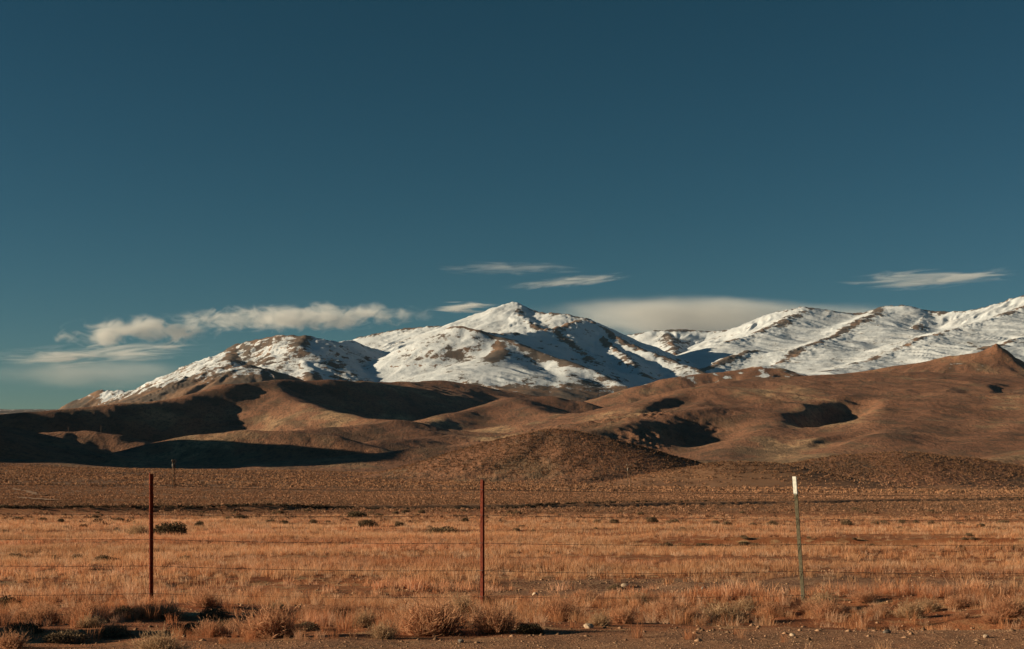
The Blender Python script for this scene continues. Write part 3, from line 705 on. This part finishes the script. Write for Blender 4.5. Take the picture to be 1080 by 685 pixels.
row = [(630,552,10,5),(648,552,11,6),(688,551,14,7),(711,552,18,5),(721,560,10,5),(754,554,12,6),(767,555,12,6),(794,556,12,6),(814,554,14,6),(892,554,15,7),(928,554,20,6),(951,553,10,6),(966,553,10,5),(982,554,10,6),(1013,554,18,4),(1058,553,16,5),(1035,556,10,5)]
for i, (a, b_, c, d) in enumerate(row): bush(a, b_, c, d, 'sage', "small dark sagebrush in the row along the field's far edge, right of the middle post", "small sagebrush along the far edge of the field, right half")
row2 = [(64,551,10,5),(70,558,9,4),(20,549,16,5),(45,550,12,5),(104,551,12,5),(125,550,14,5),(254,548,18,6),(240,549,12,5),(285,551,11,4),(300,553,12,5),(330,552,11,5),(345,552,10,4),(88,556,9,4),(5,562,10,4)]
for i, (a, b_, c, d) in enumerate(row2): bush(a, b_, c, d, 'sage' if i % 3 else 'olive', "small brown sagebrush in the row along the far edge of the yellow field, left half", "small sagebrush along the far edge of the field, left half")
rs = random.Random(8)
for i in range(70):
    a = rs.uniform(0, 1080); t_ = i % 2
    b_ = rs.uniform(556, 572) if t_ else rs.uniform(541.5, 547)-a/1080*5
    w = rs.uniform(5, 10)
    bush(a, b_, w, w*.45, 'sage', "little sagebrush standing alone in the yellow grass" if t_ else "little sagebrush on the strip below the black brush line",
         "scattered little sagebrush in the yellow grass" if t_ else "little sagebrush below the black brush line")
for i in range(26):
    a = 690+i*15.2+rs.uniform(-5, 5); w = rs.uniform(8, 17)
    bush(a, 575.5+(a-690)/390*4+rs.uniform(-1, 1), w, w*.32, 'olive', "low dark bush in the broken dark line crossing the right half of the field", "low dark bushes of the broken line, right half of the field")

# ------------------------------------------------------------------ rocks and gravel
def rock_mesh(seed, size=1):
    r = np.random.default_rng(seed); import bmesh
    bm = bmesh.new(); bmesh.ops.create_icosphere(bm, subdivisions=2, radius=1)
    P0 = r.normal(0, 1, (9, 3)); P0 /= np.linalg.norm(P0, axis=1)[:, None]; dd = r.uniform(.55, .9, 9)
    for v in bm.verts:
        p = np.array(v.co)
        for n_, d_ in zip(P0, dd):
            q = p@n_
            if q > d_: p = p-n_*(q-d_)
        p = p*np.array((1, .8, .6)); v.co = p
    me = bpy.data.meshes.new('rock'); bm.to_mesh(me); bm.free(); return me
def stone(name, a, b): return metal(name, a, b, .9, 18)
st1 = stone("pale_stone", (.55, .40, .28), (.38, .27, .19)); st2 = stone("grey_stone", (.26, .21, .17), (.16, .13, .11))
rocks = [(621,663,13,'pale',"palest rock on the gravel shoulder, below and right of the middle post"),
         (564,628,8,'pale',"small pale rock just right of the middle post foot in the rubble"),
         (659,619,9,'pale',"pale stone at the top edge of the rubble strip"),
         (742,622,8,'grey',"grey stone in the rubble strip left of the green post"),
         (836,671,8,'pale',"small light stone on the shoulder below the green post"),
         (935,668,10,'grey',"grey stone on the gravel shoulder right of the green post"),
         (1040,673,9,'pale',"light stone on the gravel shoulder near the right edge"),
         (208,631,8,'pale',"pale stone in the dark patch right of the left post"),
         (107,635,7,'pale',"tiny pale stone left of the left post foot"),
         (486,678,9,'grey',"grey stone at the bottom, left of the middle post")]
rm = [rock_mesh(i) for i in range(3)]
for i, (px, py, w, k, lab) in enumerate(rocks):
    x, y, z = put(px, py); me = rm[i % 3].copy(); me.materials.append(st1 if k == 'pale' else st2); o = link(me, 'rock')
    s = w/F*y/2; o.location = (x, y, z+s*.25); o.scale = (s, s, s); o.rotation_euler.z = i*1.3; tag(o, lab, 'rock')
def pebble(seed):
    r = np.random.default_rng(seed); V = np.array([(1,0,0),(-1,0,0),(0,1,0),(0,-1,0),(0,0,.8),(0,0,-.6)])*r.uniform(.6, 1.2, (6, 1))+r.normal(0, .12, (6, 3))
    T = np.array([(0,2,4),(2,1,4),(1,3,4),(3,0,4),(2,0,5),(1,2,5),(3,1,5),(0,3,5)]); c = np.array((.36, .205, .125))*r.uniform(.55, 1.3); return V, T, np.tile(c, (6, 1))
peb = [pebble(i) for i in range(14)]
def strew(n, d0, d1, s0, s1, keep):
    x, y = scatter(n, d0, d1, -.5, .5, pr); k = keep(x, y) > pr.uniform(0, 1, n); x, y = x[k], y[k]
    return merge(peb, x, y, s0+(s1-s0)*pr.uniform(0, 1, len(x))**4, pr)
gk = lambda x, y: 1-sstep(9.6, 10.6, y-.38*x+fbm(x, y, 2, 2)+.4)
rk = lambda x, y: (1-k_band(x, y))*np.clip(.4+fbm(x, y, 3, 2), 0, 1)
g = stuff('gravel', [strew(60000, 6.5, 14, .003, .010, gk), strew(34000, 16, 23, .005, .032, rk), strew(9000, 9, 16, .005, .03, lambda x, y: .5+0*x)], foliage_mat("gravel_stone", trans=0), "loose brown gravel along the shoulder and the rubble strip")

# ------------------------------------------------------------------ pale dirt track at the left
tm, t, b = mat("track_dirt"); t.links.new(mix(t, nz(t, .4, 4), (.40, .22, .13), (.50, .30, .19)), b.inputs['Base Color'])
for k, pts in enumerate([((5,515.5),(20,518),(34,521),(48,523.5)), ((10,526),(24,526.5),(36,527.5),(54,529.5))]):
    C_ = [put(a, c_, 200, 1200) for a, c_ in pts]; xs = np.interp(np.linspace(0, 1, 40), np.linspace(0, 1, 4), [c_[0] for c_ in C_]); ys = np.interp(np.linspace(0, 1, 40), np.linspace(0, 1, 4), [c_[1] for c_ in C_])
    w = np.linspace(1, 1.8, 40)[:, None]*(.7+.3*np.sin(np.arange(40)*1.3))[:, None]; dx = np.gradient(xs); dy = np.gradient(ys); L = np.hypot(dx, dy); nx, ny_ = -dy/L, dx/L
    q = np.linspace(-1, 1, 5); X = xs[:, None]+nx[:, None]*q*w; Y = ys[:, None]+ny_[:, None]*q*w
    Z = hz(X.ravel(), Y.ravel()).reshape(X.shape)+.35
    o = link(np_mesh('path', np.stack([X, Y, Z], -1).reshape(-1, 3), grid_faces(40, 5), tm), 'path'); o['kind'] = 'structure'

# ------------------------------------------------------------------ clouds: real volumes, far beyond the mountains
def cloud(px, py, w, h, D, dens, label, kind='puff', tilt=0.0, seed=0, seedscale=1.0):
    k = D*1000/F; hx, hy, hz_ = w/2*k, w/2*k*.30, h/2*k
    hy = min(max(hy, hz_*1.5), 1500)
    me = bpy.data.meshes.new('cloud'); v = [(a*hx, b*hy, c*hz_) for a in (-1, 1) for b in (-1, 1) for c in (-1, 1)]
    me.from_pydata(v, [], [(0, 1, 3, 2), (4, 6, 7, 5), (0, 4, 5, 1), (2, 3, 7, 6), (0, 2, 6, 4), (1, 5, 7, 3)])
    o = link(me, 'cloud'); o.location = ((px-540)*k, D*1000, CZ+(HZ-py)*k); o.rotation_euler.y = tilt
    m = bpy.data.materials.new('cloud_vapour'); m.use_nodes = True; t = m.node_tree; t.nodes.clear()
    out = t.nodes.new('ShaderNodeOutputMaterial'); vs = t.nodes.new('ShaderNodeVolumePrincipled'); vs.inputs['Color'].default_value = (.98, .95, .92, 1); vs.inputs['Anisotropy'].default_value = 0
    tc = t.nodes.new('ShaderNodeTexCoord'); mp = t.nodes.new('ShaderNodeMapping'); mp.inputs['Scale'].default_value = (1/hx, 1/hy, 1/hz_)
    t.links.new(tc.outputs['Object'], mp.inputs[0]); ln = t.nodes.new('ShaderNodeVectorMath'); ln.operation = 'LENGTH'; t.links.new(mp.outputs[0], ln.inputs[0])
    def ns(scx, scy, scz, det, off):
        q = t.nodes.new('ShaderNodeMapping'); q.inputs['Scale'].default_value = (scx, scy, scz); q.inputs['Location'].default_value = (off+seed*3.7, off, seed)
        n = t.nodes.new('ShaderNodeTexNoise'); n.inputs['Detail'].default_value = det; n.inputs['Scale'].default_value = 1; n.inputs['Roughness'].default_value = .62; n.inputs['Distortion'].default_value = .9 if kind != 'sheet' else .2
        t.links.new(tc.outputs['Object'], q.inputs[0]); t.links.new(q.outputs[0], n.inputs['Vector']); return n.outputs['Fac']
    s = 1.6/(hz_*seedscale)
    if kind == 'puff': a = ns(s*.5, s*.5, s*.95, 7, 1.0); edge = mth(t, 'SUBTRACT', mth(t, 'MULTIPLY', a, 3.2), .95)
    elif kind == 'wisp': a = ns(s*.13, s*.25, s*1.2, 7, 2.0); edge = mth(t, 'SUBTRACT', mth(t, 'MULTIPLY', a, 3.6), 1.2)
    else: a = ns(s*.10, s*.2, s*.4, 4, 3.0); edge = mth(t, 'SUBTRACT', mth(t, 'MULTIPLY', a, 1.5), -.05)
    # flat underside, billowed top; fades at the ends
    d = mth(t, 'SUBTRACT', edge, ln.outputs['Value'])
    f = ss(t, d, 0.0, .55 if kind != 'sheet' else .9)
    fall = ss(t, ln.outputs['Value'], 1.0, .5); den = mth(t, 'MULTIPLY', mth(t, 'MULTIPLY', f, fall), dens/hy)
    t.links.new(den, vs.inputs['Density']); t.links.new(vs.outputs[0], out.inputs['Volume']); me.materials.append(m)
    tag(o, label, 'cloud'); return o
cloud(150,352,240,46,34,2.8,"soft puffy white cloud at left, left of and below the long ragged one",'puff',-.03,1)
cloud(315,336,360,38,34,3.2,"long ragged white cloud just above the left snowy mountain",'puff',-.02,12)
cloud(100,374,330,30,36,2.2,"thin flat grey-white streak under the puffy cloud at left",'wisp',-.05,3)
cloud(80,394,330,50,38,.9,"broad faint veil of cloud low at the left edge",'sheet',0,4)
cloud(490,325,100,20,34,1.5,"tiny bright wisp of cloud left of the main peak",'wisp',0,15)
cloud(605,297,170,15,36,.8,"thin slanting streak of cloud above the main peak",'wisp',-.10,6)
cloud(540,283,200,18,38,.4,"faint feathery cloud above the peak, higher than the slanting streak",'wisp',0,7)
cloud(770,338,540,72,36,4.5,"wide smooth cream cloud bank behind the ridge right of the main peak",'sheet',0,8)
cloud(982,294,230,28,34,1.3,"bright feathery streak of cloud alone in the sky at right",'wisp',-.05,9)

# ------------------------------------------------------------------ thin air between here and the mountains
me = bpy.data.meshes.new('haze'); v = [(x, y, z) for x in (-48000, 30000) for y in (-900, 25500) for z in (-140, 2300)]
me.from_pydata(v, [], [(0, 1, 3, 2), (4, 6, 7, 5), (0, 4, 5, 1), (2, 3, 7, 6), (0, 2, 6, 4), (1, 5, 7, 3)])
hz_o = link(me, 'haze'); hz_o['kind'] = 'stuff'
m = bpy.data.materials.new('thin_haze'); m.use_nodes = True; t = m.node_tree; t.nodes.clear()
o_ = t.nodes.new('ShaderNodeOutputMaterial'); vs = t.nodes.new('ShaderNodeVolumePrincipled'); vs.inputs['Color'].default_value = (.42, .70, 1, 1)
vs.inputs['Density'].default_value = 3.5e-6; vs.inputs['Anisotropy'].default_value = 0
t.links.new(vs.outputs[0], o_.inputs['Volume']); me.materials.append(m)
